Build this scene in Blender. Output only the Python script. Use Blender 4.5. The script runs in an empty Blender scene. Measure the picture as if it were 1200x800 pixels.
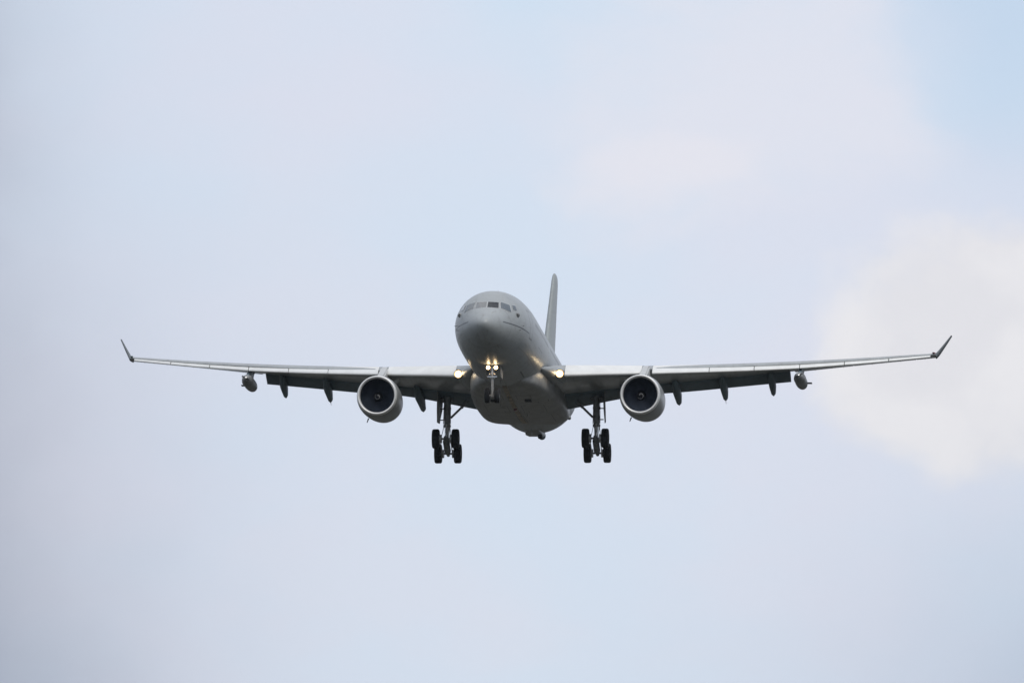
import bpy, bmesh, math, random
import numpy as np
from mathutils import Vector, Matrix
random.seed(7)
R = math.radians
sc = bpy.context.scene
COL = sc.collection

# ------------------------------------------------------------------ camera
ELEV = R(4.6)                       # the long lens looks up at the approach path
cam_d = bpy.data.cameras.new('camera')
cam_d.sensor_width = 36.0
cam_d.lens = 399.2
cam_d.clip_start = 1.0
cam_d.clip_end = 60000.0
cam = bpy.data.objects.new('camera', cam_d)
COL.objects.link(cam)
cam.location = (0, 0, 1.7)
cam.rotation_euler = (R(90) + ELEV, 0, 0)
sc.camera = cam

# ------------------------------------------------------------------ tiny node-expression helper
class E:
    """a node socket (or number) with arithmetic"""
    nt = None
    def __init__(self, s): self.s = s
    @staticmethod
    def op(kind, *a, clamp=False):
        n = E.nt.nodes.new('ShaderNodeMath'); n.operation = kind; n.use_clamp = clamp
        for i, v in enumerate(a):
            v = v.s if isinstance(v, E) else v
            if isinstance(v, (int, float)): n.inputs[i].default_value = v
            else: E.nt.links.new(v, n.inputs[i])
        return E(n.outputs[0])
    def __add__(a, b): return E.op('ADD', a, b)
    def __radd__(a, b): return E.op('ADD', b, a)
    def __sub__(a, b): return E.op('SUBTRACT', a, b)
    def __rsub__(a, b): return E.op('SUBTRACT', b, a)
    def __mul__(a, b): return E.op('MULTIPLY', a, b)
    def __rmul__(a, b): return E.op('MULTIPLY', a, b)
    def __truediv__(a, b): return E.op('DIVIDE', a, b)
    def abs(a): return E.op('ABSOLUTE', a)
    def lt(a, b): return E.op('LESS_THAN', a, b)
    def gt(a, b): return E.op('GREATER_THAN', a, b)
    def max(a, b): return E.op('MAXIMUM', a, b)
    def frac(a): return E.op('FRACT', a)
    def exp(a): return E.op('EXPONENT', a)
    def sat(a): return E.op('ADD', a, 0.0, clamp=True)

def smooth(v, a, b):
    n = E.nt.nodes.new('ShaderNodeMapRange'); n.interpolation_type = 'SMOOTHSTEP'
    E.nt.links.new(v.s, n.inputs['Value'])
    n.inputs['From Min'].default_value = a; n.inputs['From Max'].default_value = b
    return E(n.outputs['Result'])

def noise(vec, scale, detail=3, rough=0.5):
    n = E.nt.nodes.new('ShaderNodeTexNoise')
    n.inputs['Scale'].default_value = scale; n.inputs['Detail'].default_value = detail
    n.inputs['Roughness'].default_value = rough
    E.nt.links.new(vec, n.inputs['Vector'])
    return E(n.outputs['Fac'])

def mixc(f, a, b, blend='MIX'):
    n = E.nt.nodes.new('ShaderNodeMix'); n.data_type = 'RGBA'; n.blend_type = blend
    for sock, v in ((n.inputs['Factor'], f), (n.inputs['A'], a), (n.inputs['B'], b)):
        if isinstance(v, E): v = v.s
        if isinstance(v, (int, float)): sock.default_value = v
        elif isinstance(v, tuple): sock.default_value = v if len(v) == 4 else v + (1.0,)
        else: E.nt.links.new(v, sock)
    return n.outputs['Result']

def combine(x, y, z):
    n = E.nt.nodes.new('ShaderNodeCombineXYZ')
    for i, v in enumerate((x, y, z)):
        if isinstance(v, E): E.nt.links.new(v.s, n.inputs[i])
        else: n.inputs[i].default_value = v
    return n.outputs[0]

# ------------------------------------------------------------------ sky: hazy thin cloud over a physical sky
SUN_EL, SUN_AZ = R(48), R(150)       # azimuth from +Y (north) clockwise: behind the photographer, to the right
wd = bpy.data.worlds.new('World'); sc.world = wd; wd.use_nodes = True
nt = wd.node_tree; E.nt = nt
nt.nodes.clear()
tc = nt.nodes.new('ShaderNodeTexCoord')
sep = nt.nodes.new('ShaderNodeSeparateXYZ'); nt.links.new(tc.outputs['Generated'], sep.inputs[0])
X, Y, Z = (E(sep.outputs[i]) for i in range(3))
sky = nt.nodes.new('ShaderNodeTexSky'); sky.sky_type = 'NISHITA'; sky.sun_disc = False
sky.sun_elevation = SUN_EL; sky.sun_rotation = SUN_AZ
sky.air_density = 1.0; sky.dust_density = 2.0; sky.ozone_density = 1.2
skyc = mixc(1.0, sky.outputs[0], (0.10, 0.10, 0.10), 'MULTIPLY')
az = E.op('ARCTAN2', X, Y); el = E.op('ARCSINE', Z)
u = az / 0.04509; v = (el - 0.0803) / 0.04509       # degrees-like sky coordinates: azimuth / elevation
uv = combine(u, v, 0.0)
n1 = noise(uv, 1.1, 4.0, 0.55); n2 = noise(combine(u + 7.0, v - 3.0, 0.4), 1.1, 4.0, 0.55)
n3 = noise(combine(u * 0.8, v * 1.3, 2.0), 1.3, 4.0, 0.5)
uu = u + (n1 - 0.5) * 0.50; vv = v + (n2 - 0.5) * 0.45
def blob(cx, cy, rx, ry, k=1.0):
    dx = (uu - cx) / rx; dy = (vv - cy) / ry
    return ((dx * dx + dy * dy) * -1.0).exp() * k
fb = noise(combine(uu * 1.0, vv * 1.25, 5.0), 4.2, 6.0, 0.52)     # cauliflower / wisp detail
fw = noise(combine(uu * 0.9 + 3.0, vv * 1.7, 9.0), 2.6, 5.0, 0.55)
def cloud(cx, cy, rx, ry, k, soft, amp, f):                      # blob whose edge is broken up by fractal detail
    dx = (uu - cx) / rx; dy = (vv - cy) / ry
    return smooth(1.0 - (dx * dx + dy * dy) + (f - 0.5) * amp, 0.5 - soft, 0.5 + soft) * k
lav = (0.765, 0.79, 0.91); blu = (0.708, 0.798, 0.935)
c = mixc(smooth(n3, 0.36, 0.64), blu, lav)
c = mixc(blob(1.02, 0.66, 0.26, 0.34, 0.70), c, (0.54, 0.69, 0.88))              # thin spot showing blue, upper right
c = mixc(blob(0.02, 0.68, 0.12, 0.04, 0.4), c, (0.64, 0.79, 0.95))
c = mixc(cloud(0.40, 0.48, 0.46, 0.34, 0.72, 0.50, 2.0, fw), c, (0.835, 0.825, 0.91))
c = mixc(cloud(0.27, 0.34, 0.26, 0.11, 0.65, 0.40, 1.6, fb), c, (0.865, 0.845, 0.915))
c = mixc(cloud(-0.55, 0.02, 0.60, 0.30, 0.35, 0.6, 2.0, fw), c, (0.79, 0.78, 0.88))
c = mixc(cloud(-0.18, -0.50, 0.42, 0.20, 0.35, 0.6, 2.0, fw), c, (0.79, 0.775, 0.875))
c = mixc(blob(-0.92, -0.10, 0.50, 0.75, 0.40), c, (0.63, 0.65, 0.775))
wht = mixc(smooth(fb, 0.35, 0.65), (0.83, 0.815, 0.855), (0.90, 0.88, 0.905))
c = mixc(cloud(0.965, 0.01, 0.47, 0.36, 0.95, 0.21, 0.85, fb), c, wht)          # cumulus behind the right wingtip
c = mixc(blob(-1.32, 0.30, 0.36, 1.6, 0.95), c, (0.33, 0.345, 0.43))              # vignette-like falloff at far left, painted into the cloud colour
c = mixc(blob(-1.22, -0.82, 0.52, 0.42, 0.80), c, (0.28, 0.33, 0.44))  # lower corners darkened the same way, lens falloff put into the sky colour
c = mixc(blob(1.28, -0.78, 0.62, 0.42, 0.68), c, (0.38, 0.47, 0.62))
# the rest of the sky dome: broad broken cloud
big = noise(tc.outputs['Generated'], 3.0, 4.0, 0.55)
far = smooth((az.abs() * 0.45).max((el - 0.08).abs()), 0.14, 0.42)
cover = mixc(smooth(big, 0.38, 0.62), (0.78, 0.85, 0.97), (1.05, 1.06, 1.10))
low = mixc(smooth(big, 0.38, 0.62), (0.24, 0.28, 0.34), (0.34, 0.37, 0.42))   # unseen low cloud, added dim so the underside stays dark
cover = mixc(smooth(el, 0.10, 0.95), low, cover)
c = mixc(far, c, cover)
c = mixc(0.12, c, skyc)
bg = nt.nodes.new('ShaderNodeBackground'); bg.inputs['Strength'].default_value = 1.0
out = nt.nodes.new('ShaderNodeOutputWorld')
nt.links.new(c, bg.inputs['Color']); nt.links.new(bg.outputs[0], out.inputs[0])

# ------------------------------------------------------------------ sun (veiled)
sd = bpy.data.lights.new('sun', 'SUN'); sd.energy = 1.1; sd.angle = R(12); sd.color = (1.0, 0.95, 0.87)
so = bpy.data.objects.new('sun', sd); COL.objects.link(so)
sdir = Vector((math.sin(SUN_AZ) * math.cos(SUN_EL), math.cos(SUN_AZ) * math.cos(SUN_EL), math.sin(SUN_EL)))
so.rotation_euler = sdir.to_track_quat('Z', 'Y').to_euler()
so.location = (0, 0, 300)

sc.view_settings.view_transform = 'Standard'; sc.view_settings.look = 'None'
sc.view_settings.exposure = 0.0; sc.view_settings.gamma = 1.0
sc.view_settings.use_curve_mapping = False
sc.render.engine = 'CYCLES'
sc.cycles.max_bounces = 6; sc.cycles.use_denoising = True

# ------------------------------------------------------------------ materials
def mat(name, col, rough=0.45, metal=0.0, var=0.12, scale=1.2, coat=0.0, bump=0.0, lines=None, emit=None, streak=False, spec=0.5):
    m = bpy.data.materials.new(name); m.use_nodes = True
    t = m.node_tree; E.nt = t
    b = t.nodes['Principled BSDF']
    co = t.nodes.new('ShaderNodeTexCoord')
    s3 = t.nodes.new('ShaderNodeSeparateXYZ'); t.links.new(co.outputs['Object'], s3.inputs[0])
    x, y, z = (E(s3.outputs[i]) for i in range(3))
    n = noise(co.outputs['Object'], scale, 5.0, 0.6)
    dark = tuple(q * (1 - var) for q in col); lite = tuple(min(1, q * (1 + var)) for q in col)
    c = mixc(smooth(n, 0.3, 0.7), dark, lite)
    if streak:                                        # oily dirt drawn aft along the skin
        s = noise(combine(x * 3.5, y * 0.22, z * 3.5), 1.0, 4.0, 0.6)
        c = mixc(smooth(s, 0.54, 0.76) * 0.42, c, (0.15, 0.13, 0.11))
    if lines: c = lines(c, x, y, z)
    t.links.new(c, b.inputs['Base Color'])
    r = (n - 0.5) * 0.18 + rough
    t.links.new(r.s, b.inputs['Roughness'])
    b.inputs['Metallic'].default_value = metal
    b.inputs['Specular IOR Level'].default_value = spec
    b.inputs['Coat Weight'].default_value = coat; b.inputs['Coat Roughness'].default_value = 0.12
    if bump:
        bn = t.nodes.new('ShaderNodeBump'); bn.inputs['Strength'].default_value = bump; bn.inputs['Distance'].default_value = 0.05
        n4 = noise(co.outputs['Object'], 0.9, 2.0, 0.5)
        t.links.new(n4.s, bn.inputs['Height']); t.links.new(bn.outputs[0], b.inputs['Normal'])
    if emit:
        b.inputs['Emission Color'].default_value = emit[0] + (1.0,); b.inputs['Emission Strength'].default_value = emit[1]
    return m

def fus_lines(c, x, y, z):
    side = x.abs().gt(0.9)
    # circumferential skin joints
    fr = (((y + 0.4) / 2.65).frac() - 0.5).abs().gt(0.4935)
    c = mixc(fr * 0.5 * y.gt(1.0), c, (0.10, 0.105, 0.11))
    st = ((z + 1.75).abs().lt(0.018)).max((z - 1.95).abs().lt(0.018)) * y.gt(5.0) * y.lt(46.0)
    c = mixc(st * 0.35, c, (0.10, 0.105, 0.11))
    # dark crease line running back from the radome
    ln = (z + 0.52 + y * 0.012).abs().lt(0.045) * y.gt(1.3) * y.lt(6.25) * side
    c = mixc(ln * 0.85, c, (0.055, 0.06, 0.07))
    def rect(yc, hy, zc, hz, w):
        d = ((y - yc).abs() - hy).max((z - zc).abs() - hz)
        return d.abs().lt(w) * side
    for yc, hy, zc, hz in ((7.0, 0.54, 0.12, 0.98), (19.2, 0.54, 0.12, 0.98), (41.4, 0.54, 0.12, 0.98), (33.0, 0.42, 0.1, 0.85), (13.0, 1.35, -1.55, 0.85)):
        c = mixc(rect(yc, hy, zc, hz, 0.042 if yc < 10 else 0.026) * 0.8, c, (0.06, 0.065, 0.07))
    # cabin window row: rounded dark panes
    wy = (((y - 9.0) / 0.533).frac() - 0.5) * 0.533; wz = z - 0.46
    pane = ((wy * wy) / 0.0150 + (wz * wz) / 0.0300).lt(1.0) * y.gt(9.0) * y.lt(44.5) * side
    for yc in (19.2, 33.0, 41.4): pane = pane * (y - yc).abs().gt(0.75)
    c = mixc(pane, c, (0.02, 0.022, 0.026))
    return c

def belly_lines(c, x, y, z):
    fr = (((y + 0.2) / 1.9).frac() - 0.5).abs().gt(0.491)
    c = mixc(fr * 0.5, c, (0.08, 0.08, 0.08))
    for yc, hy, xc, hx in ((29.2, 2.1, 1.25, 1.0), (24.2, 1.5, 1.3, 0.8), (19.4, 0.8, 1.0, 0.5), (25.3, 0.35, 0.55, 0.3), (21.6, 0.3, 2.2, 0.35)):
        d = ((y - yc).abs() - hy).max((x.abs() - xc).abs() - hx)
        c = mixc(d.abs().lt(0.022) * 0.75, c, (0.045, 0.045, 0.045))
    for yc, xc, rr in ((22.6, 0.75, 0.12), (27.4, -2.1, 0.10), (23.4, -0.8, 0.16), (31.0, 0.5, 0.11)):
        d = (y - yc) * (y - yc) + (x - xc) * (x - xc)
        c = mixc(d.lt(rr * rr) * 0.8, c, (0.05, 0.05, 0.05))
    return c

def wing_lines(c, x, y, z):
    fr = (((x.abs() + 0.3) / 1.55).frac() - 0.5).abs().gt(0.491)
    return mixc(fr * 0.35, c, (0.08, 0.085, 0.09))

def spin_lines(c, x, y, z):      # white comma on the spinner (local frame of the engine axis)
    th = E.op('ARCTAN2', x, z); r = E.op('SQRT', x * x + z * z)
    f = ((r - (th / 6.2832 + 0.5) * 0.20 - 0.05).abs()).lt(0.020)
    return mixc(f, c, (0.42, 0.42, 0.42))

GREY = (0.355, 0.38, 0.39)
M = dict(
    body=mat('grey_fuselage_paint', GREY, 0.40, 0, 0.07, 0.7, coat=0.06, bump=0.05, lines=fus_lines, streak=True),
    belly=mat('grey_belly_paint', (0.31, 0.315, 0.31), 0.40, 0, 0.18, 1.0, bump=0.06, lines=belly_lines, streak=True),
    wing=mat('grey_wing_paint', (0.32, 0.34, 0.35), 0.36, 0, 0.10, 0.8, coat=0.5, lines=wing_lines, streak=True),
    flap=mat('shaded_flap_grey', (0.13, 0.18, 0.215), 0.45, 0, 0.12, 1.4, streak=True),  # shadow under the flaps put into a darker, bluer grey
    slat=mat('bare_slat_metal', (0.86, 0.86, 0.84), 0.36, 0.25, 0.05, 1.1),
    lip=mat('satin_intake_metal', (0.86, 0.86, 0.85), 0.42, 0.25, 0.03, 2.0),
    nac=mat('grey_nacelle_paint', (0.31, 0.325, 0.33), 0.36, 0, 0.08, 1.3, coat=0.1, streak=True),
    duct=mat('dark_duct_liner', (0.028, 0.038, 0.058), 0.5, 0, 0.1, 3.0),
    blade=mat('titanium_fan_blade', (0.12, 0.145, 0.20), 0.32, 0.6, 0.1, 3.0),
    spin=mat('spinner_black', (0.025, 0.027, 0.03), 0.35, 0, 0.05, 3.0, lines=spin_lines),
    winglet=mat('dark_grey_winglet_paint', (0.13, 0.145, 0.155), 0.5, 0, 0.08, 2.0),
    pylon=mat('pale_pylon_paint', (0.55, 0.56, 0.56), 0.4, 0, 0.08, 2.0),
    tail=mat('grey_tail_paint', (0.36, 0.39, 0.39), 0.42, 0, 0.07, 0.6, streak=True),
    dark=mat('dark_recess', (0.03, 0.032, 0.035), 0.6, 0, 0.2, 3.0),
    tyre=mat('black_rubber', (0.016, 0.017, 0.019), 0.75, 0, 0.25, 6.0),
    rim=mat('wheel_rim_alloy', (0.52, 0.53, 0.54), 0.4, 0.4, 0.15, 6.0),
    strut=mat('gear_grey_enamel', (0.25, 0.26, 0.265), 0.4, 0.1, 0.25, 4.0),
    white=mat('gear_white_enamel', (0.62, 0.62, 0.60), 0.35, 0, 0.12, 5.0),
    chrome=mat('bright_piston_steel', (0.8, 0.8, 0.8), 0.18, 1.0, 0.05, 5.0),
    glass=mat('cockpit_glass', (0.015, 0.018, 0.022), 0.12, 0, 0.1, 3.0, spec=0.35),
    sideglass=mat('tinted_side_glass', (0.035, 0.055, 0.068), 0.06, 0.2, 0.1, 3.0, coat=1.0, spec=1.0),
    shade=mat('glass_over_pale_sunshade', (0.13, 0.135, 0.135), 0.1, 0, 0.2, 4.0, coat=1.0),
    frame=mat('window_frame_grey', (0.50, 0.51, 0.51), 0.4, 0, 0.05, 3.0),
    keel=mat('stained_keel_strip', (0.36, 0.31, 0.24), 0.5, 0, 0.35, 1.6),
    red=mat('red_navigation_lens', (0.16, 0.012, 0.03), 0.25, 0, 0.05, 3.0, coat=0.3),
    green=mat('green_navigation_lens', (0.01, 0.10, 0.06), 0.15, 0, 0.05, 3.0, coat=1.0),
    lamp=mat('lit_lamp_glass', (1, 0.9, 0.7), 0.3, 0, 0.0, 1.0, emit=((1.0, 0.84, 0.56), 11.0)),
    reflector=mat('glowing_lamp_reflector', (0.8, 0.6, 0.3), 0.3, 0, 0.0, 1.0, emit=((1.0, 0.60, 0.25), 1.6)),  # reflector glows by itself, standing in for the warm halo round the lens
    housing=mat('lamp_housing', (0.12, 0.12, 0.12), 0.4, 0.5, 0.1, 3.0),
    burnt=mat('exhaust_metal', (0.20, 0.18, 0.16), 0.4, 0.9, 0.2, 3.0),
)

# ------------------------------------------------------------------ mesh helpers (aircraft frame: x to port, y aft, z up, metres from the nose)
class MB:
    def __init__(s): s.v = []; s.f = []
    def add(s, vs, fs):
        o = len(s.v); s.v += [tuple(p) for p in vs]; s.f += [tuple(i + o for i in f) for f in fs]; return s
    def loft(s, rings, cap=True, closed=True):
        n = len(rings[0]); vs = [p for r in rings for p in r]; fs = []
        for i in range(len(rings) - 1):
            for j in range(n if closed else n - 1):
                a = i * n + j; b = i * n + (j + 1) % n
                fs.append((a, b, b + n, a + n))
        if cap:
            fs.append(tuple(range(n - 1, -1, -1))); fs.append(tuple((len(rings) - 1) * n + j for j in range(n)))
        return s.add(vs, fs)
    def tube(s, p0, p1, r0, r1=None, n=16, cap=True):
        r1 = r0 if r1 is None else r1
        p0 = Vector(p0); p1 = Vector(p1); d = (p1 - p0).normalized()
        a = d.orthogonal().normalized(); b = d.cross(a)
        rg = [[p + (a * math.cos(t) + b * math.sin(t)) * r for t in [2 * math.pi * k / n for k in range(n)]] for p, r in ((p0, r0), (p1, r1))]
        return s.loft(rg, cap)
    def path(s, pts, rad, n=14, cap=True):            # pts with (rx, rz) half sizes, rings in x-z plane (aft-running bodies)
        rg = [[(p[0] + r[0] * math.cos(t), p[1], p[2] + r[1] * math.sin(t)) for t in [2 * math.pi * k / n for k in range(n)]] for p, r in zip(pts, rad)]
        return s.loft(rg, cap)
    def lathe(s, prof, c, axis='y', n=48, cap=False):
        rg = []
        for a, r in prof:
            ring = []
            for k in range(n):
                t = 2 * math.pi * k / n
                if axis == 'y': ring.append((c[0] + r * math.cos(t), c[1] + a, c[2] + r * math.sin(t)))
                else: ring.append((c[0] + a, c[1] + r * math.cos(t), c[2] + r * math.sin(t)))
            rg.append(ring)
        return s.loft(rg, cap)
    def box(s, c, h, bev=0.0):
        x, y, z = c; a, b, d = h
        vs = [(x + i * a, y + j * b, z + k * d) for k in (-1, 1) for j in (-1, 1) for i in (-1, 1)]
        return s.add(vs, [(0, 2, 3, 1), (4, 5, 7, 6), (0, 1, 5, 4), (2, 6, 7, 3), (0, 4, 6, 2), (1, 3, 7, 5)])
    def prism(s, poly, x0, x1):                        # side outline (y, z), extruded in x
        n = len(poly); vs = [(x0, p[0], p[1]) for p in poly] + [(x1, p[0], p[1]) for p in poly]
        fs = [(i, (i + 1) % n, (i + 1) % n + n, i + n) for i in range(n)] + [tuple(range(n - 1, -1, -1)), tuple(range(n, 2 * n))]
        return s.add(vs, fs)

def put(name, mb, m, parent, side=1, bevel=0.0, angle=38, label=None):
    me = bpy.data.meshes.new(name)
    vs = [(p[0] * side, p[1], p[2]) for p in mb.v]
    me.from_pydata(vs, [], mb.f); me.materials.append(m)
    bm = bmesh.new(); bm.from_mesh(me)
    bmesh.ops.recalc_face_normals(bm, faces=bm.faces)
    if bevel:
        es = [e for e in bm.edges if len(e.link_faces) == 2 and e.calc_face_angle(0) > 0.6]
        bmesh.ops.bevel(bm, geom=es, offset=bevel, segments=2, affect='EDGES', clamp_overlap=True)
    bm.to_mesh(me); bm.free()
    me.shade_smooth(); me.set_sharp_from_angle(angle=R(angle))
    o = bpy.data.objects.new(name, me); COL.objects.link(o)
    if parent is not None:
        o.parent = parent
        p = parent
        o.matrix_parent_inverse = Matrix.Identity(4)
    if label: o['label'] = label
    return o

def pchip(xs, ys):
    xs = np.array(xs, float); ys = np.array(ys, float); h = np.diff(xs); d = np.diff(ys) / h
    m = np.zeros(len(xs)); m[0] = d[0]; m[-1] = d[-1]
    for i in range(1, len(xs) - 1):
        if d[i - 1] * d[i] > 0:
            w1 = 2 * h[i] + h[i - 1]; w2 = h[i] + 2 * h[i - 1]
            m[i] = (w1 + w2) / (w1 / d[i - 1] + w2 / d[i])
    def f(x):
        i = int(min(max(np.searchsorted(xs, x) - 1, 0), len(xs) - 2)); t = (x - xs[i]) / h[i]
        t2, t3 = t * t, t * t * t
        return float((2*t3-3*t2+1)*ys[i] + (t3-2*t2+t)*h[i]*m[i] + (-2*t3+3*t2)*ys[i+1] + (t3-t2)*h[i]*m[i+1])
    return f
def lerp(xs, ys): return lambda x: float(np.interp(x, xs, ys))

# ------------------------------------------------------------------ ground (below the frame; lights the belly by bounce)
gm = mat('grass_and_stubble', (0.045, 0.043, 0.034), 0.9, 0, 0.35, 0.01)
g = bpy.data.meshes.new('ground')
bm = bmesh.new(); bmesh.ops.create_circle(bm, cap_ends=True, radius=12000, segments=96); bm.to_mesh(g); bm.free()
g.materials.append(gm)
go = bpy.data.objects.new('ground', g); COL.objects.link(go); go['kind'] = 'structure'

# thin summer haze between the lens and the aircraft
hz = bpy.data.meshes.new('haze')
bm = bmesh.new(); bmesh.ops.create_cube(bm, size=1.0); bm.to_mesh(hz); bm.free()
ho = bpy.data.objects.new('haze', hz); COL.objects.link(ho)
ho.scale = (25000, 25000, 140); ho.location = (0, 0, 69.0); ho['kind'] = 'stuff'; ho['label'] = 'thin pale haze in the air'; ho['category'] = 'haze'
hm = bpy.data.materials.new('haze_air'); hm.use_nodes = True
hn = hm.node_tree; hn.nodes.clear()
ho_out = hn.nodes.new('ShaderNodeOutputMaterial'); pv = hn.nodes.new('ShaderNodeVolumePrincipled')
pv.inputs['Color'].default_value = (0.72, 0.84, 1.0, 1.0); pv.inputs['Density'].default_value = 1.6e-5
pv.inputs['Anisotropy'].default_value = 0.2
hn.links.new(pv.outputs[0], ho_out.inputs['Volume'])
hz.materials.append(hm)

# ------------------------------------------------------------------ the aeroplane
air = bpy.data.objects.new('airplane', None); COL.objects.link(air)
air['label'] = 'grey twin-engine jet tanker flying head-on with wheels down and landing lights lit'
air['category'] = 'airplane'
air.empty_display_size = 4
D0 = 780.0
F = 13307.0
px, py = (567 - 600) / F * D0, (400 - 378) / F * D0
fwd = Vector((0, math.cos(ELEV), math.sin(ELEV))); upv = Vector((0, -math.sin(ELEV), math.cos(ELEV)))
nose = Vector((0, 0, 1.7)) + fwd * D0 + Vector((1, 0, 0)) * px + upv * py       # nose tip, 1 km out on the glide path
ROT = Matrix.Rotation(R(-5.3), 4, 'Z') @ Matrix.Rotation(R(-4.37), 4, 'X') @ Matrix.Rotation(R(0.16), 4, 'Y')
air.rotation_euler = ROT.to_euler()
air.location = nose - ROT @ Vector((0, 0, -0.8))

# ---- fuselage
st = [0, .12, .35, .7, 1.2, 1.8, 2.4, 3.1, 3.9, 5.0, 6.5, 8.5, 12, 38, 41, 44, 47, 50, 53, 55.5, 57.2, 58.3, 58.6]
zt = [-.80, -.50, -.30, -.08, .19, .52, .93, 1.44, 1.84, 2.18, 2.46, 2.70, 2.82, 2.82, 2.82, 2.82, 2.81, 2.78, 2.70, 2.55, 2.36, 2.15, 2.05]
zb = [-.80, -1.10, -1.32, -1.56, -1.83, -2.07, -2.25, -2.42, -2.56, -2.69, -2.78, -2.82, -2.82, -2.76, -2.36, -1.75, -1.08, -.25, .55, 1.12, 1.45, 1.65, 1.72]
hw = [0, .32, .60, .88, 1.19, 1.49, 1.75, 2.01, 2.24, 2.46, 2.63, 2.76, 2.82, 2.80, 2.68, 2.50, 2.25, 1.85, 1.35, .88, .55, .30, .18]
q = [math.sqrt(s) for s in st]
fT, fB, fW = pchip(q, zt), pchip(q, zb), pchip(q, hw)
def T(y): return fT(math.sqrt(y))
def B(y): return fB(math.sqrt(y))
def W(y): return fW(math.sqrt(y))
ys = [0.002] + [ (0.0 + 0.16 * k) ** 2 for k in range(1, 18)] + list(np.arange(8.0, 38.1, 1.5)) + list(np.arange(39, 58.3, 0.8)) + [58.3, 58.6]
ys = sorted(set(round(y, 4) for y in ys))
mb = MB()
NS = 72
mb.loft([[(W(y) * math.cos(t), y, (T(y) + B(y)) / 2 + (T(y) - B(y)) / 2 * math.sin(t)) for t in [2 * math.pi * k / NS for k in range(NS)]] for y in ys])
fus = put('fuselage', mb, M['body'], air)

def on_skin(x, z):                     # fore-aft station at which the nose skin passes (x, z)
    lo, hi = 0.01, 12.0
    for _ in range(40):
        y = (lo + hi) / 2; c = (T(y) + B(y)) / 2; h = (T(y) - B(y)) / 2
        if (x / W(y)) ** 2 + ((z - c) / h) ** 2 > 1: lo = y
        else: hi = y
    return hi
def skin_pane(c4, off=0.012, n=6, grow=0.0):
    c4 = [Vector((a, 0, b)) for a, b in c4]; cen = sum(c4, Vector()) / 4
    if grow: c4 = [p + (p - cen).normalized() * grow for p in c4]
    g = []
    for i in range(n + 1):
        for j in range(n + 1):
            a, b = i / n, j / n
            p = c4[0] * (1-a)*(1-b) + c4[1] * a*(1-b) + c4[2] * a*b + c4[3] * (1-a)*b
            y = on_skin(p.x, p.z); e = 0.02
            dx = (on_skin(p.x + e, p.z) - y) / e; dz = (on_skin(p.x, p.z + e) - y) / e
            nrm = Vector((dx, -1, dz)).normalized()
            g.append(Vector((p.x, y, p.z)) + nrm * off)
    m_ = MB(); m_.add(g, [(i*(n+1)+j, (i+1)*(n+1)+j, (i+1)*(n+1)+j+1, i*(n+1)+j+1) for i in range(n) for j in range(n)])
    return m_
panes = [([(.045, .57), (.80, .55), (.75, 1.03), (.045, 1.05)], 0),
         ([(.94, .57), (1.62, .36), (1.46, .92), (.87, 1.07)], 1),
         ([(1.72, .58), (1.92, .62), (1.78, .98), (1.60, .94)], 1)]
for side in (1, -1):
    for c4, k in panes:
        w = put('window_frame', skin_pane(c4, 0.008, grow=0.045), M['frame'], fus, side)
        mt = M['sideglass'] if k else (M['glass'] if side == 1 else M['shade'])
        put('cockpit_window', skin_pane(c4, 0.020), mt, fus, side, label=None if k or side == 1 else 'pale cockpit window with its sunshade up')
for side in (1, -1):
    # sensor turret on each cheek
    m_ = MB(); c = (1.98, on_skin(1.98, .28), .28)
    m_.lathe([(-.16, .02), (-.15, .09), (-.09, .15), (0, .17), (.14, .17), (.3, .10)], c, n=20, cap=True)
    tr = put('sensor_turret', m_, M['strut'], fus, side)
    m_ = MB().tube((c[0] + .03, c[1] - .17, c[2]), (c[0] + .03, c[1] - .12, c[2]), .055, n=12)
    put('sensor_window', m_, M['dark'], fus, side)
    for yy, zz in ((3.6, -.75), (4.2, -.35)):        # pitot probes
        xx = W(yy) * math.sqrt(max(0, 1 - ((zz - (T(yy)+B(yy))/2) / ((T(yy)-B(yy))/2)) ** 2))
        m_ = MB().tube((xx - .02, yy, zz), (xx + .10, yy - .06, zz - .02), .022, n=8).tube((xx + .10, yy + .02, zz - .02), (xx + .10, yy - .26, zz - .02), .016, .012, n=8)
        put('pitot_probe', m_, M['strut'], fus, side)
    for yy, zz, s in ((40.2, -1.35, .30), (37.6, -2.0, .26)):   # small aft flank fittings
        c_ = (T(yy)+B(yy))/2; h_ = (T(yy)-B(yy))/2
        xx = W(yy) * math.sqrt(1 - ((zz - c_) / h_) ** 2)
        m_ = MB().lathe([(-.2, .03), (-.15, .10), (0, .15), (.2, .13), (.35, .04)], (xx + .13, yy, zz), n=14, cap=True)
        m_.box((xx + .03, yy + .05, zz + .03), (.10, .10, .05))
        put('sensor_turret', m_, M['strut'], fus, side)
def blade(y, z0, h, c, s=1):
    m_ = MB()
    for zz, ff, cc, tt in ((z0 - .06 * s, 0, c, .03), (z0 + h * s, .35 * c, c * .55, .012)):
        pass
    r = []
    for zz, ff, cc, tt in ((z0 - .08 * s, 0, c, .035), (z0 + h * s, .4 * c, c * .5, .015)):
        r.append([(0, y + ff, zz), (tt, y + ff + cc * .3, zz), (0, y + ff + cc, zz), (-tt, y + ff + cc * .3, zz)])
    return m_.loft(r)
for y_, s_ in ((10.2, 1), (24.0, 1), (12.6, -1), (36.5, -1)):
    put('blade_antenna', blade(y_, T(y_) if s_ == 1 else B(y_), .34, .42, s_), M['white'] if s_ == 1 else M['strut'], fus)
for xx, yy, hh in ((.0, 18.4, .26), (-.9, 22.0, .20), (.6, 26.4, .24)):
    b_ = blade(yy, 0, hh, .36, -1); b_.v = [(p[0] + xx, p[1], p[2] - 3.06 - .012 * (yy - 18)) for p in b_.v]
    put('blade_antenna', b_, M['strut'], fus)
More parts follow.
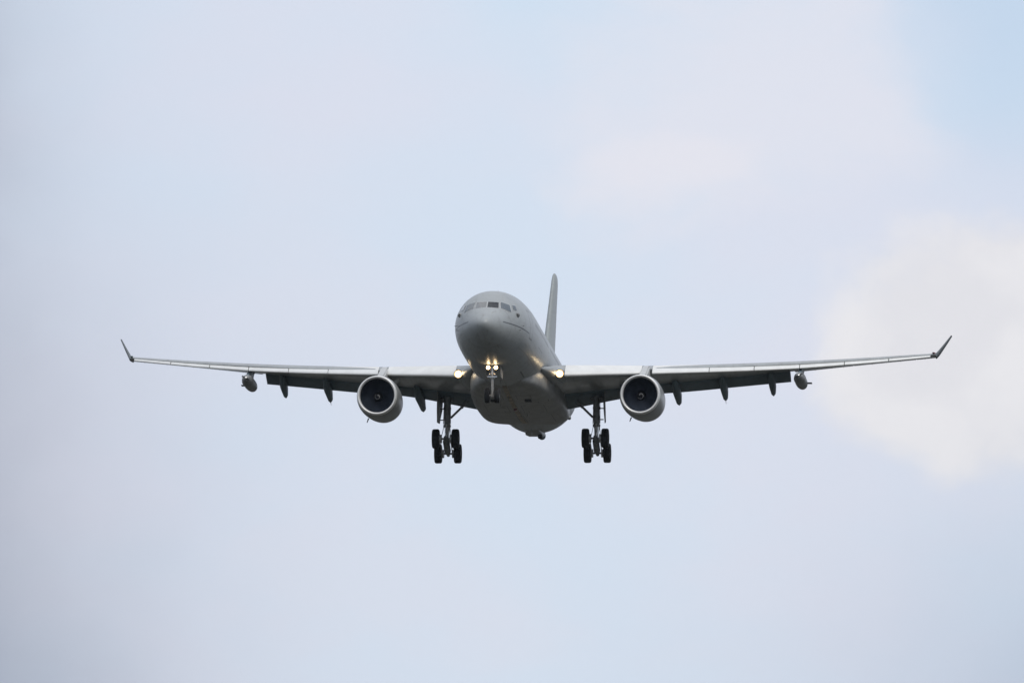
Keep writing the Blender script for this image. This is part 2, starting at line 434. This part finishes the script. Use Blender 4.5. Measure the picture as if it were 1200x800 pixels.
put('beacon_lamp', MB().lathe([(-.12, .02), (-.1, .09), (0, .12), (.1, .09), (.12, .02)], (0, 23.8, -3.22), n=16, cap=True), M['red'], fus)
m_ = MB().path([(0, 30, 2.72), (0, 30.6, 2.88), (0, 32.2, 3.02), (0, 34.0, 2.98), (0, 35.4, 2.72)], [(.1, .1), (.5, .22), (.62, .26), (.5, .2), (.05, .05)], 20)
put('antenna_fairing', m_, M['body'], fus)
m_ = MB().lathe([(0, .22), (.35, .20), (.35, .15), (-.3, .12)], (0, 58.35, 1.88), n=24)
put('exhaust_outlet', m_, M['burnt'], fus)

# ---- belly fairing, keel strip, centre-line hose unit
def sup(hw_, ztp, zbt, y, n=72, e=4.2):
    o = []; zc = (ztp + zbt) / 2; h = (ztp - zbt) / 2
    for k in range(n):
        t = 2 * math.pi * k / n; a, b = math.cos(t), math.sin(t)
        o.append((hw_ * math.copysign(abs(a) ** (2 / e), a), y, zc + h * math.copysign(abs(b) ** (2 / e), b)))
    return o
fy = [14.6, 15.6, 16.8, 18.2, 20, 23, 27, 30, 32.2, 33.8, 35.6, 38.4]
f_w = pchip(fy, [1.3, 1.9, 2.3, 2.62, 2.86, 3.10, 3.20, 3.20, 3.12, 2.90, 2.4, 1.7])
f_b = pchip(fy, [-2.70, -2.80, -2.90, -3.00, -3.06, -3.14, -3.16, -3.10, -3.00, -2.80, -2.50, -2.20])
f_t = pchip(fy, [-1.9, -1.6, -1.2, -.80, -.45, -.3, -.3, -.35, -.6, -1.0, -1.5, -2.0])
mb = MB().loft([sup(f_w(y), f_t(y), f_b(y), y) for y in np.linspace(14.6, 38.4, 40)])
fair = put('belly_fairing', mb, M['belly'], air)
mb = MB()
for a, b in ((15.4, 19.3), (19.42, 24.3), (24.42, 31.2)):
    yy = np.linspace(a, b, 8)
    mb.loft([[(-.17, y, f_b(y) + .06), (-.15, y, f_b(y) - .055), (.15, y, f_b(y) - .055), (.17, y, f_b(y) + .06)] for y in yy])
put('keel_strip', mb, M['keel'], fair, label='brownish stained strip along the belly centre')
for xx in (-1.2, 1.2):
    mb = MB().prism([(20.2, -2.98), (20.2, -3.16), (20.28, -3.18), (21.2, -3.10), (21.2, -2.98)], xx - .22, xx + .22)
    put('ram_air_scoop', mb, M['dark'], fair)
mb = MB().loft([[( -a, y, -2.3), (-a * .92, y, zz), (a * .92, y, zz), (a, y, -2.3)] for y, a, zz in ((36.4, .35, -2.70), (37.4, .60, -2.84), (38.6, .68, -2.86), (40.6, .62, -2.66), (42.2, .45, -2.4), (43.0, .3, -2.2))])
fru = put('hose_drum_fairing', mb, M['belly'], air, bevel=0.04)
mb = MB().lathe([(0, .10), (.05, .24), (.3, .30), (2.2, .30), (2.6, .27), (2.6, .2), (2.0, .18)], (.12, 40.9, -2.20), n=28, cap=True)
put('hose_tunnel', mb, M['flap'], fru)
mb = MB().tube((.45, 38.4, -2.9), (.45, 38.5, -3.08), .16, n=20)
put('drain_mast', mb, M['dark'], fru)

# ---- aerofoil sections
def foil(t, x, s, camber=0.015):
    x = min(max(x, 0), 1)
    yt = 5 * t * (.2969 * math.sqrt(x) - .126 * x - .3516 * x * x + .2843 * x ** 3 - .1015 * x ** 4)
    return s * yt + camber * 4 * x * (1 - x)
def place(LE, TE, N, c, h):            # chord fraction c, height h (in chords)
    ch = TE - LE
    return LE + ch * c + N * (h * ch.length)
def ring(LE, TE, N, t, x0=0.0, x1=1.0, n=14, camber=0.015, x1l=None):
    """closed section between chord fractions: blunt nose at x0, square cut at x1"""
    LE, TE = Vector(LE), Vector(TE); x1l = x1 if x1l is None else x1l
    up, lo = [], []
    for k in range(n + 1):
        a = (1 - math.cos(math.pi * k / n / 1.0)) / 2 if x1 >= .999 else (k / n) ** 1.8
        xu = x0 + (x1 - x0) * a; xl = x0 + (x1l - x0) * a
        f = 1.0
        if x0 > 0: f = math.sqrt(min(1, (xu - x0) / 0.10))
        hu, hl = foil(t, xu, 1, camber), foil(t, xl, -1, camber); mid = (hu + hl) / 2
        up.append(place(LE, TE, N, xu, mid + (hu - mid) * f)); lo.append(place(LE, TE, N, xl, mid + (hl - mid) * f))
    return up[::-1] + lo[1:]

# ---- wings
LEy = lerp([0, 2.82, 9.4, 29.05], [17.3, 19.05, 23.15, 35.75])
LEz = pchip([0, 2.82, 6, 9.4, 14, 18.8, 24, 29.05], [-1.60, -1.22, -.84, -.46, .10, .76, 1.56, 2.44])
TEy = lerp([0, 2.82, 9.4, 18.8, 29.05], [29.5, 29.7, 30.4, 33.9, 37.75])
TEz = pchip([0, 2.82, 6, 9.4, 14, 18.8, 22.6, 29.05], [-1.75, -1.50, -1.08, -.64, .10, .90, 1.52, 2.53])
FTz = pchip([0, 2.82, 8.65, 10.6, 16.5, 19.2], [-2.85, -2.36, -1.20, -.98, -.12, .27])
TH = lerp([0, 2.82, 9.4, 18.8, 29.05], [.14, .132, .112, .113, .125])
def sec(x):
    LE = Vector((x, LEy(x), LEz(x))); TE = Vector((x, TEy(x), TEz(x)))
    d = (TE - LE).normalized(); N = Vector((0, -d.z, d.y))
    return LE, TE, N
def slat_ring(x, fin=1.0):
    LE, TE, N = sec(x); t = TH(x); c = (TE - LE).length
    k = min(.215, .98 / c)
    pts = []
    for i in range(13):                                # upper skin from its trailing lip round to the lower lip
        a = 1 - i / 12; xx = k * a ** 1.7; pts.append((xx, foil(t, xx, 1)))
    for i in range(1, 6):
        xx = k * .26 * (i / 5) ** 1.5; pts.append((xx, foil(t, xx, -1)))
    pts += [(k * .34, foil(t, .05, -1) * .3), (k * .5, foil(t, k * .5, 1) * .40), (k * .74, foil(t, k * .74, 1) * .80)]
    an = R(19); px_, pz_ = k, foil(t, k, 1)
    o = []
    for a, h in pts:
        da, dh = a - px_, h - pz_
        ra = da * math.cos(an) + dh * math.sin(an) * 1.0; rh = dh * math.cos(an) + da * math.sin(an)
        o.append(place(LE, TE, N, px_ + ra - .12 * k, pz_ + rh - .012 * k))
    return o
def flap_ring(x, fr0=.745, n=10):
    LE, TE, N = sec(x); c = (TE - LE).length
    cf = .27 * c
    p0 = place(LE, TE, N, fr0 + .02, -.012)
    dz = FTz(x) - p0.z; dy = math.sqrt(max(.05, cf * cf - dz * dz))
    p1 = Vector((x, p0.y + dy, p0.z + dz)); d = (p1 - p0).normalized(); N2 = Vector((0, -d.z, d.y))
    return ring(p0, p1, N2, .14, n=n, camber=.03)

PYX = 9.28
def build_wing(side):
    xs = [0.0, 1.4] + list(np.arange(2.82, 29.0, 0.82)) + [29.05]
    mb = MB()
    rg = []
    for x in xs:
        LE, TE, N = sec(x)
        rg.append(ring(LE, TE, N, TH(x), x0=.03, x1=.80, x1l=.755, n=12))
    mb.loft(rg)
    wing = put('wing', mb, M['wing'], air, side)
    # leading-edge slats, drooped for landing
    for a, b in ((3.86, 9.0), (9.74, 13.55), (13.60, 16.60), (16.65, 19.70), (19.75, 22.75), (22.80, 25.80), (25.85, 28.70)):
        mb = MB().loft([slat_ring(x) for x in np.linspace(a, b, 6)])
        put('slat', mb, M['slat'], wing, side)
    # flaps
    for a, b in ((2.95, 9.15), (9.22, 18.85)):
        mb = MB().loft([flap_ring(x) for x in np.linspace(a, b, 12)])
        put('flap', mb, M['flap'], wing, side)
    for a, b in ((19.15, 23.2), (23.25, 27.6), (27.65, 29.04)):
        mb = MB()
        rg = []
        for x in np.linspace(a, b, 6):
            LE, TE, N = sec(x)
            p0 = place(LE, TE, N, .765, .0); t = (foil(TH(x), .77, 1) - foil(TH(x), .77, -1)) * (TE - LE).length
            u0 = place(LE, TE, N, .803, foil(TH(x), .803, 1)); l0 = place(LE, TE, N, .758, foil(TH(x), .758, -1))
            rg.append([u0, TE + N * .02, TE - N * .02, l0])
        mb.loft(rg)
        put('aileron' if a < 27 else 'fixed_trailing_edge', mb, M['wing'], wing, side)
    # spoilers, slightly proud of the upper skin
    for i, (a, b) in enumerate(((5.4, 8.2), (9.9, 11.9), (12.0, 13.9), (14.0, 15.9), (16.0, 17.9))):
        rg = []
        for x in np.linspace(a, b, 3):
            LE, TE, N = sec(x)
            rg.append([place(LE, TE, N, .68, foil(TH(x), .68, 1) - .002), place(LE, TE, N, .69, foil(TH(x), .69, 1) + .003), place(LE, TE, N, .82, foil(TH(x), .80, 1) + .003), place(LE, TE, N, .82, foil(TH(x), .80, 1) - .003)])
        put('spoiler', MB().loft(rg), M['wing'], wing, side)
    # flap track fairings
    for x, hwid in ((7.35, .29), (10.95, .28), (14.2, .26), (17.55, .25)):
        LE, TE, N = sec(x); c = (TE - LE).length
        a = place(LE, TE, N, .50, foil(TH(x), .50, -1)); b = place(LE, TE, N, .70, foil(TH(x), .7, -1))
        ty = TE.y + .20 * c + .15; tz = FTz(x) - .72
        P = [(x, a.y, a.z + .05), (x, a.y + .3, a.z - .08), (x, b.y, b.z - .22), (x, TE.y - .25 * c + .45, (b.z + tz) / 2 + .08), (x, TE.y + .15, FTz(x) - .18), (x, ty - .35, tz + .22), (x, ty, tz)]
        Q = [(.03, .03), (hwid * .55, .12), (hwid * .95, .33), (hwid, .45), (hwid, .42), (hwid * .72, .25), (.02, .02)]
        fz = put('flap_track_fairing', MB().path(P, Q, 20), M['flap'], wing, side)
        if 14 < x < 15: put('static_wick', MB().tube((x, ty - .03, tz), (x, ty + .25, tz - .16), .022, .012, n=6), M['dark'], wing, side)
    for x in (20.5, 22.5, 24.5, 26.5, 28.2):
        TE = sec(x)[1]
        put('static_wick', MB().tube((x, TE.y - .03, TE.z), (x, TE.y + .28, TE.z - .02), .012, .006, n=6), M['dark'], wing, side)
    # winglet
    rg = []
    for k in range(9):
        s = k / 8
        e = s ** 1.05
        LE = Vector((29.02 + 1.03 * s, 35.75 + .25 * min(1, s * 6) + 2.25 * s, 2.42 + 1.80 * e)); c = 1.98 * (1 - s) + .72 * s
        d = Vector((1.13, 0, 1.95)).normalized() if k > 0 else Vector((.55, 0, .83)).normalized()
        N = Vector((-d.z, 0, d.x))
        rg.append(ring(LE, LE + Vector((0, c, 0)), N, .13, n=10, camber=0))
    put('winglet', MB().loft(rg), M['winglet'], wing, side)
    mb = MB().path([(28.86, 35.55, 2.56), (28.9, 35.7, 2.56), (28.98, 36.0, 2.56), (29.05, 36.5, 2.56)], [(.02, .02), (.09, .055), (.10, .06), (.03, .03)], 14)
    put('navigation_light', mb, M['red'] if side == 1 else M['green'], wing, side)
    # root fairing ahead of the leading edge, with the landing light in it
    P = [(2.45, 16.9, -1.36), (2.60, 17.5, -1.36), (2.76, 18.2, -1.36), (2.92, 19.0, -1.36), (3.02, 19.9, -1.34), (3.1, 21.2, -1.28), (3.0, 23.5, -1.15), (2.7, 26.5, -1.0)]
    Q = [(.05, .05), (.26, .22), (.42, .34), (.56, .45), (.72, .55), (.80, .62), (.8, .7), (.6, .6)]
    mb = MB().path(P, Q, 32)
    put('root_fairing', mb, M['body'], wing, side)
    lx, ly, lz = 3.58, 18.70, -1.46
    put('lamp_housing', MB().lathe([(.9, .20), (.1, .29), (-.03, .30), (-.03, .27), (.03, .265)], (lx, ly, lz), n=24, cap=True), M['housing'], wing, side)
    put('landing_light', MB().lathe([(-.012, .268), (.0, .16)], (lx, ly, lz), n=24), M['reflector'], wing, side)
    put('lamp_lens', MB().lathe([(-.06, .004), (-.05, .10), (-.015, .19), (.03, .19)], (lx, ly, lz), n=24, cap=True), M['lamp'], wing, side)
    # refuelling pod and its pylon
    px_, py_, pz_ = 19.75, 28.35, -.20
    pod = put('refuelling_pod', MB().lathe([(.0, .10), (.03, .16), (.10, .20), (.12, .21), (.35, .30), (.8, .385), (1.3, .42), (2.9, .43), (3.6, .41), (4.2, .355), (4.45, .30), (4.45, .22), (4.2, .2)], (px_, py_, pz_), n=32, cap=True), M['strut'], wing, side)
    put('pod_intake_ring', MB().lathe([(1.32, .425), (1.33, .437), (1.50, .437), (1.51, .425)], (px_, py_, pz_), n=32), M['nac'], wing, side)
    mb = MB().lathe([(-.22, .004), (-.19, .06), (-.08, .10), (.02, .11)], (px_, py_, pz_), n=16, cap=True)
    put('pod_spinner', mb, M['chrome'], wing, side)
    mb = MB()
    for k in range(2):
        t = k * math.pi + .5
        a, b = Vector((math.cos(t), 0, math.sin(t))), Vector((-math.sin(t), 0, math.cos(t)))
        c0 = Vector((px_, py_ - .1, pz_))
        mb.loft([[c0 + a * r + b * w + Vector((0, e, 0)) for w, e in ((-.06, -.02), (0, .0), (.06, .02), (0, .03))] for r in (.08, .2, .31)])
    put('ram_air_turbine_blades', mb, M['dark'], wing, side)
    LE, TE, N = sec(px_); zl = place(LE, TE, N, .45, foil(TH(px_), .45, -1)).z
    prof = [(29.2, pz_ + .34), (29.9, .42), (30.5, .62), (31.1, zl + .04), (33.1, zl + .16), (32.3, zl - .30), (32.2, .30), (31.9, pz_ + .36)]
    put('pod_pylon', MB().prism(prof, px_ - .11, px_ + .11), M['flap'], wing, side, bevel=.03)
    put('pod_fin', MB().prism([(31.6, pz_ - .02), (32.1, pz_ - .02), (32.1, pz_ + .03), (31.6, pz_ + .03)], px_ + .38, px_ + .72), M['dark'], wing, side)
    # engine pylon
    prof = [(19.75, -1.52), (20.3, -1.32), (21.4, -.98), (22.3, -.64), (23.1, -.32), (23.9, -.12), (25.2, -.02), (26.4, -.14), (27.0, -.5), (30.6, -.95), (31.2, -1.15), (29.0, -1.75), (26.0, -2.05), (24.0, -2.2), (20.2, -2.2)]
    put('engine_pylon', MB().prism(prof, PYX - .28, PYX + .28), M['pylon'], wing, side, bevel=.10)
    return wing

EX, EY, EZ = 9.28, 18.25, -3.0
def build_engine(side):
    C = (EX, EY, EZ)
    def put(name, mb, *a, **k):                       # the nacelle sits nose-down and toed in a little
        if name != 'spinner':
            mb.v = [(p[0] + .006 * (p[1] - EY), p[1], p[2] + .03 * (p[1] - EY)) for p in mb.v]
        return globals()['put'](name, mb, *a, **k)
    eng = put('engine', MB().lathe([(.33, 1.425), (.6, 1.465), (1.0, 1.505), (1.5, 1.53), (2.2, 1.53), (3.2, 1.50), (4.2, 1.45), (5.2, 1.36), (6.1, 1.20), (6.9, 1.03), (6.9, 1.00), (6.0, 1.10), (4.5, 1.15)], C, n=72), M['nac'], air, side)
    prof = [(.325, 1.424), (.18, 1.40), (.07, 1.365), (.015, 1.35), (0, 1.31), (.015, 1.27), (.07, 1.235), (.18, 1.21), (.30, 1.198)]
    put('intake_lip', MB().lathe(prof, C, n=72), M['lip'], eng, side)
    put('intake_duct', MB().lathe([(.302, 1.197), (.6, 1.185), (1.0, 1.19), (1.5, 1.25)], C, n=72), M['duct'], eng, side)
    mb = MB(); NB = 26; yb = EY + 1.12
    for k in range(NB):
        th = 2 * math.pi * k / NB
        rg = []
        for i in range(7):
            s = i / 6; r = .34 + .845 * s; ch = .20 + .12 * s; tw = R(28 + 34 * s)
            lean = .16 * math.sin(s * 2.2)
            a = Vector((math.cos(th + lean), 0, math.sin(th + lean))); b = Vector((-math.sin(th + lean), 0, math.cos(th + lean)))
            c0 = Vector((EX, yb + .10, EZ)) + a * r
            d = (b * math.sin(tw) + Vector((0, 1, 0)) * math.cos(tw)).normalized(); n_ = a.cross(d).normalized()
            rg.append([c0 - d * ch, c0 + n_ * .014, c0 + d * ch, c0 - n_ * .014])
        mb.loft(rg)
    put('fan', mb, M['blade'], eng, side)
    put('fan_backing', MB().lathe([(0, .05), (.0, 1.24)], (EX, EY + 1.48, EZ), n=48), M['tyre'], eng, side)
    o = put('spinner', MB().lathe([(-.46, .004), (-.42, .05), (-.30, .14), (-.12, .25), (.08, .335), (.20, .345)], (0, 0, 0), n=40, cap=True), M['spin'], eng, 1)
    o.location = (EX * side, yb, EZ + .03); o.rotation_euler = (0, 1.1 if side == 1 else 2.6, 0)
    put('exhaust_cone', MB().lathe([(4.6, .95), (5.6, .9), (6.7, .62), (7.3, .3), (7.5, .02)], C, n=40), M['burnt'], eng, side)
    put('exhaust_screen', MB().lathe([(4.7, .01), (4.7, 1.14)], C, n=40), M['dark'], eng, side)
    for rr, s in ((1, .55), (-1, .55)):               # side strakes
        pass
    a = R(-125 if side == -1 else -125)
    th = math.radians(-120) if side == 1 else math.radians(-60)
    p = Vector((EX + 1.6 * math.cos(th), EY + 2.4, EZ + 1.6 * math.sin(th)))
    q_ = Vector((EX + 1.86 * math.cos(th), EY + 2.75, EZ + 1.86 * math.sin(th)))
    put('drain_mast', MB().tube(p, q_, .05, .03, n=8), M['dark'], eng, side)
    mb = MB().loft([[(EX - 1.02 + a_, EY + y_, EZ + 1.02 + b_) for a_, b_ in ((.0, .0), (.02, .02), (0.0 - h_, h_), (-.02 - h_, -.02 + h_)) ] for y_, h_ in ((1.0, .05), (1.5, .3), (2.6, .34))])
    put('nacelle_strake', MB().loft([[(EX - 1.14 - h_, EY + y_, EZ + 1.14 + h_), (EX - 1.10 , EY + y_, EZ + 1.12), (EX - 1.13, EY + y_, EZ + 1.09)] for y_, h_ in ((1.1, .02), (1.6, .22), (2.7, .25))]), M['nac'], eng, side)
    return eng

# ---- wheels
def tyre_prof(Rr, w, rim):
    h = w / 2
    return [(-h * .55, rim), (-h * .86, rim + .04), (-h * .98, (Rr + rim) / 2), (-h * .93, Rr * .90), (-h * .72, Rr * .975), (-h * .40, Rr), (-h * .36, Rr - .012), (-h * .30, Rr - .012), (-h * .27, Rr), (-.03, Rr + .003), (-.02, Rr - .012), (.02, Rr - .012), (.03, Rr + .003), (h * .27, Rr), (h * .30, Rr - .012), (h * .36, Rr - .012), (h * .40, Rr), (h * .72, Rr * .975), (h * .93, Rr * .90), (h * .98, (Rr + rim) / 2), (h * .86, rim + .04), (h * .55, rim)]
def rim_prof(w, rim):
    h = w / 2
    return [(-h * .62, .05), (-h * .62, rim * .35), (-h * .3, rim * .5), (-h * .3, rim * .78), (-h * .72, rim * .93), (-h * .74, rim * 1.02), (-h * .5, rim * 1.01), (h * .5, rim * 1.01), (h * .74, rim * 1.02), (h * .72, rim * .93), (h * .3, rim * .78), (h * .3, rim * .5), (h * .62, rim * .35), (h * .62, .05)]

def build_main_gear(side):
    gx, gy = 5.34, 28.85
    pv = Vector((gx, gy, -5.08)); fa = Vector((gx, 27.95, -4.68)); ra = Vector((gx, 29.76, -5.48))
    mb = MB().tube((gx - .05, gy - .15, -1.2), (gx, gy, -3.55), .235, .215, 24)
    mb.tube((gx, gy, -3.55), (gx, gy, -3.72), .275, .275, 24).tube((gx, gy, -2.3), (gx, gy, -2.45), .28, .28, 24)
    mb.tube((gx, gy, -3.0), (gx, gy, -3.1), .27, .27, 24).tube((gx, gy, -4.75), (gx, gy, -5.3), .20, .17, 20)
    mb.tube((gx - .42, gy, -1.7), (gx + .42, gy, -1.7), .13, .13, 14)
    gear = put('main_landing_gear', mb, M['strut'], air, side)
    put('gear_piston', MB().tube((gx, gy, -3.68), (gx, gy, -4.85), .17, .17, 20), M['chrome'], gear, side)
    d = (ra - fa).normalized()
    put('bogie_beam', MB().tube(fa - d * .22, fa + d * .35, .13, .17, 14).tube(fa + d * .35, ra - d * .35, .24, .24, 14).tube(ra - d * .35, ra + d * .24, .17, .12, 14), M['strut'], gear, side)
    for ax in (fa, ra):
        put('axle', MB().tube(ax - Vector((.86, 0, 0)), ax + Vector((.86, 0, 0)), .075, n=14), M['strut'], gear, side)
        for s in (-1, 1):
            put('brake_unit', MB().lathe([(-.10, .12), (-.12, .31), (.10, .31), (.08, .12)], (ax.x + s * .40, ax.y, ax.z), 'x', 24, True).box((ax.x + s * .36, ax.y, ax.z + .18), (.06, .09, .10)), M['rim'], gear, side)
            put('tyre', MB().lathe(tyre_prof(.70, .53, .30), (ax.x + s * .70, ax.y, ax.z), 'x', 56), M['tyre'], gear, side)
            put('wheel_rim', MB().lathe(rim_prof(.53, .30), (ax.x + s * .70, ax.y, ax.z), 'x', 32, True), M['rim'], gear, side)
    # torque links (behind the leg), trim actuator (ahead), brake rods, hydraulic hoses
    mb = MB()
    for s in (-1, 1):
        mb.tube((gx + s * .16, gy + .22, -3.72), (gx + s * .05, gy + .72, -4.25), .055, .04, 8)
        mb.tube((gx + s * .16, gy + .20, -4.95), (gx + s * .05, gy + .72, -4.25), .055, .04, 8)
    put('torque_link', mb, M['strut'], gear, side)
    put('pitch_trimmer', MB().tube((gx, gy - .24, -3.55), (gx, gy - .55, -4.15), .075, .075, 12).tube((gx, gy - .55, -4.15), fa + Vector((0, .25, .10)), .045, .045, 10), M['white'], gear, side)
    mb = MB()
    for s in (-1, 1):
        mb.tube(fa + Vector((s * .36, .1, -.25)), ra + Vector((s * .36, -.2, -.25)), .03, n=8)
        mb.tube((gx + s * .20, gy - .16, -3.6), (gx + s * .30, gy - .32, -4.2), .022, n=6).tube((gx + s * .30, gy - .32, -4.2), fa + Vector((s * .30, .05, .20)), .022, n=6)
        mb.tube((gx + s * .22, gy + .05, -1.8), (gx + s * .25, gy - .1, -3.5), .03, n=6)
    put('brake_rods_and_hoses', mb, M['rim'], gear, side)
    mb = MB().tube((gx - .26, gy - .02, -3.05), (gx - 1.05, gy - .05, -2.28), .085, .085, 12).tube((gx - 1.05, gy - .05, -2.28), (gx - 1.75, gy - .1, -1.45), .11, .11, 12)
    mb.tube((gx - 1.05, gy + .12, -2.28), (gx - 1.05, gy - .22, -2.28), .10, .10, 12)
    put('side_brace', mb, M['strut'], gear, side)
    put('drag_brace', MB().tube((gx, gy + .1, -2.4), (gx - .15, gy + 1.0, -1.35), .09, .08, 12), M['strut'], gear, side)
    # leg door hung outboard of the strut
    poly = [(gy - .80, -1.15), (gy + .75, -1.2), (gy + .80, -2.4), (gy + .45, -3.0), (gy + .30, -3.42), (gy - .35, -3.42), (gy - .62, -2.5)]
    mb = MB(); n = len(poly)
    vs = [(gx + .48 - .15 * (p[0] - gy) + .05 * (-p[1] - 1.2), p[0], p[1]) for p in poly] + [(gx + .535 - .15 * (p[0] - gy) + .05 * (-p[1] - 1.2), p[0], p[1]) for p in poly]
    mb.add(vs, [(i, (i + 1) % n, (i + 1) % n + n, i + n) for i in range(n)] + [tuple(range(n - 1, -1, -1)), tuple(range(n, 2 * n))])
    put('gear_door', mb, M['belly'], gear, side)
    for zz in (-2.4, -3.2): put('door_link', MB().tube((gx + .2, gy, zz), (gx + .5, gy, zz), .04, n=8), M['strut'], gear, side)
    # bay roof: dark opening in the wing's underside
    return gear

def lamp(parent, x, y, z, r, lit=True, side=1):
    put('lamp_housing', MB().lathe([(.22, r * .5), (.05, r * 1.06), (-.01, r * 1.1), (-.01, r * .96), (.02, r * .9)], (x, y, z), n=20, cap=True), M['housing'], parent, side)
    if lit:
        put('landing_light', MB().lathe([(.0, r * .97), (.01, r * .6)], (x, y, z), n=20), M['reflector'], parent, side)
        put('lamp_lens', MB().lathe([(-.02, .003), (-.018, r * .5), (0, r * .78), (.03, r * .78)], (x, y, z), n=20, cap=True), M['lamp'], parent, side)
    else:
        put('lamp_lens', MB().lathe([(-.02, .003), (-.015, r * .6), (0, r * .92), (.03, r * .92)], (x, y, z), n=20, cap=True), M['chrome'], parent, side)

def build_nose_gear():
    gy = 6.62
    mb = MB().tube((0, gy, -2.4), (0, gy, -3.62), .125, .125, 20).tube((0, gy, -3.55), (0, gy, -3.66), .19, .19, 20)
    mb.tube((0, gy, -3.3), (0, gy, -3.38), .17, .17, 20)
    gear = put('nose_landing_gear', mb, M['white'], air)
    put('gear_piston', MB().tube((0, gy, -3.6), (0, gy, -4.72), .082, .082, 16).tube((0, gy, -4.66), (0, gy, -4.95), .12, .12, 16), M['white'], gear)
    put('axle', MB().tube((-.46, gy, -4.84), (.46, gy, -4.84), .065, n=12), M['white'], gear)
    for s in (-1, 1):
        put('tyre', MB().lathe(tyre_prof(.53, .36, .22), (s * .345, gy, -4.84), 'x', 44), M['tyre'], gear)
        put('wheel_rim', MB().lathe(rim_prof(.36, .22), (s * .345, gy, -4.84), 'x', 24, True), M['rim'], gear)
        lamp(gear, s * .27, gy - .42, -2.95, .15)
        lamp(gear, s * .17, gy - .30, -3.42, .075, lit=False)
        put('nose_gear_door', MB().prism([(6.9, -2.72), (8.9, -2.76), (8.75, -3.45), (7.15, -3.42)], s * .50 - .02, s * .50 + .02), M['belly'], gear, bevel=.01)
    put('lamp_bracket', MB().box((0, gy - .22, -2.98), (.30, .025, .03)).box((0, gy - .12, -2.98), (.04, .12, .04)).box((0, gy - .15, -3.2), (.03, .05, .25)).box((0, gy - .18, -3.56), (.34, .05, .035)).tube((-.34, gy - .16, -3.56), (-.22, gy - .05, -3.40), .03).tube((.34, gy - .16, -3.56), (.22, gy - .05, -3.40), .03), M['chrome'], gear)
    put('torque_link', MB().tube((.05, gy + .12, -3.6), (0, gy + .42, -4.1), .04, .03, 8).tube((0, gy + .42, -4.1), (.05, gy + .1, -4.6), .03, .04, 8), M['white'], gear)
    put('drag_brace', MB().tube((.12, gy + .05, -3.3), (.22, gy + 1.3, -2.6), .05, n=10).tube((-.12, gy + .05, -3.3), (-.22, gy + 1.3, -2.6), .05, n=10), M['strut'], gear)
    return gear

def build_fin():
    rg = []
    for z, ly, c, t in ((2.1, 43.4, 10.2, .07), (2.9, 44.8, 8.9, .08), (3.6, 45.65, 8.1, .085), (6, 47.95, 6.65, .09), (9, 50.8, 4.85, .095), (10.7, 52.4, 3.85, .10), (11.15, 52.9, 3.3, .095), (11.35, 53.3, 2.6, .07), (11.42, 53.7, 1.9, .03)):
        LE = Vector((0, ly, z)); TE = Vector((0, ly + c, z)); rg.append(ring(LE, TE, Vector((1, 0, 0)), t, x1=1.0, n=14, camber=0))
    fin = put('tail_fin', MB().loft(rg), M['tail'], air)
    return fin
def build_tailplane(side):
    rg = []
    for x, ly, c, z, t in ((.0, 48.7, 6.1, 1.80, .10), (1.2, 49.5, 5.6, 1.95, .10), (9.0, 54.8, 2.5, 3.08, .09), (9.5, 55.4, 1.9, 3.15, .07), (9.65, 55.9, 1.2, 3.16, .04)):
        LE = Vector((x, ly, z)); TE = Vector((x, ly + c, z + c * .03)); rg.append(ring(LE, TE, Vector((0, 0, 1)), t, x1=1.0, n=12, camber=0))
    return put('tailplane', MB().loft(rg), M['tail'], air, side)

wings = [build_wing(s) for s in (1, -1)]
engs = [build_engine(s) for s in (1, -1)]
mgs = [build_main_gear(s) for s in (1, -1)]
ng = build_nose_gear()
build_fin(); [build_tailplane(s) for s in (1, -1)]

# ---- point lights added ahead of the landing lamps to warm the nearby skin
def glow(parent, x, y, z, p, r=.1):
    l = bpy.data.lights.new('lamp_glow', 'POINT'); l.energy = p; l.color = (1.0, .66, .32); l.shadow_soft_size = r; l.specular_factor = 0.3
    o = bpy.data.objects.new('lamp_glow', l); COL.objects.link(o); o.parent = parent; o.location = (x, y, z)
for s, w in ((1, wings[0]), (-1, wings[1])):
    glow(w, s * 3.55, 18.35, -1.50, 4)
for s in (-1, 1):
    glow(ng, s * .27, 6.0, -3.0, 5)
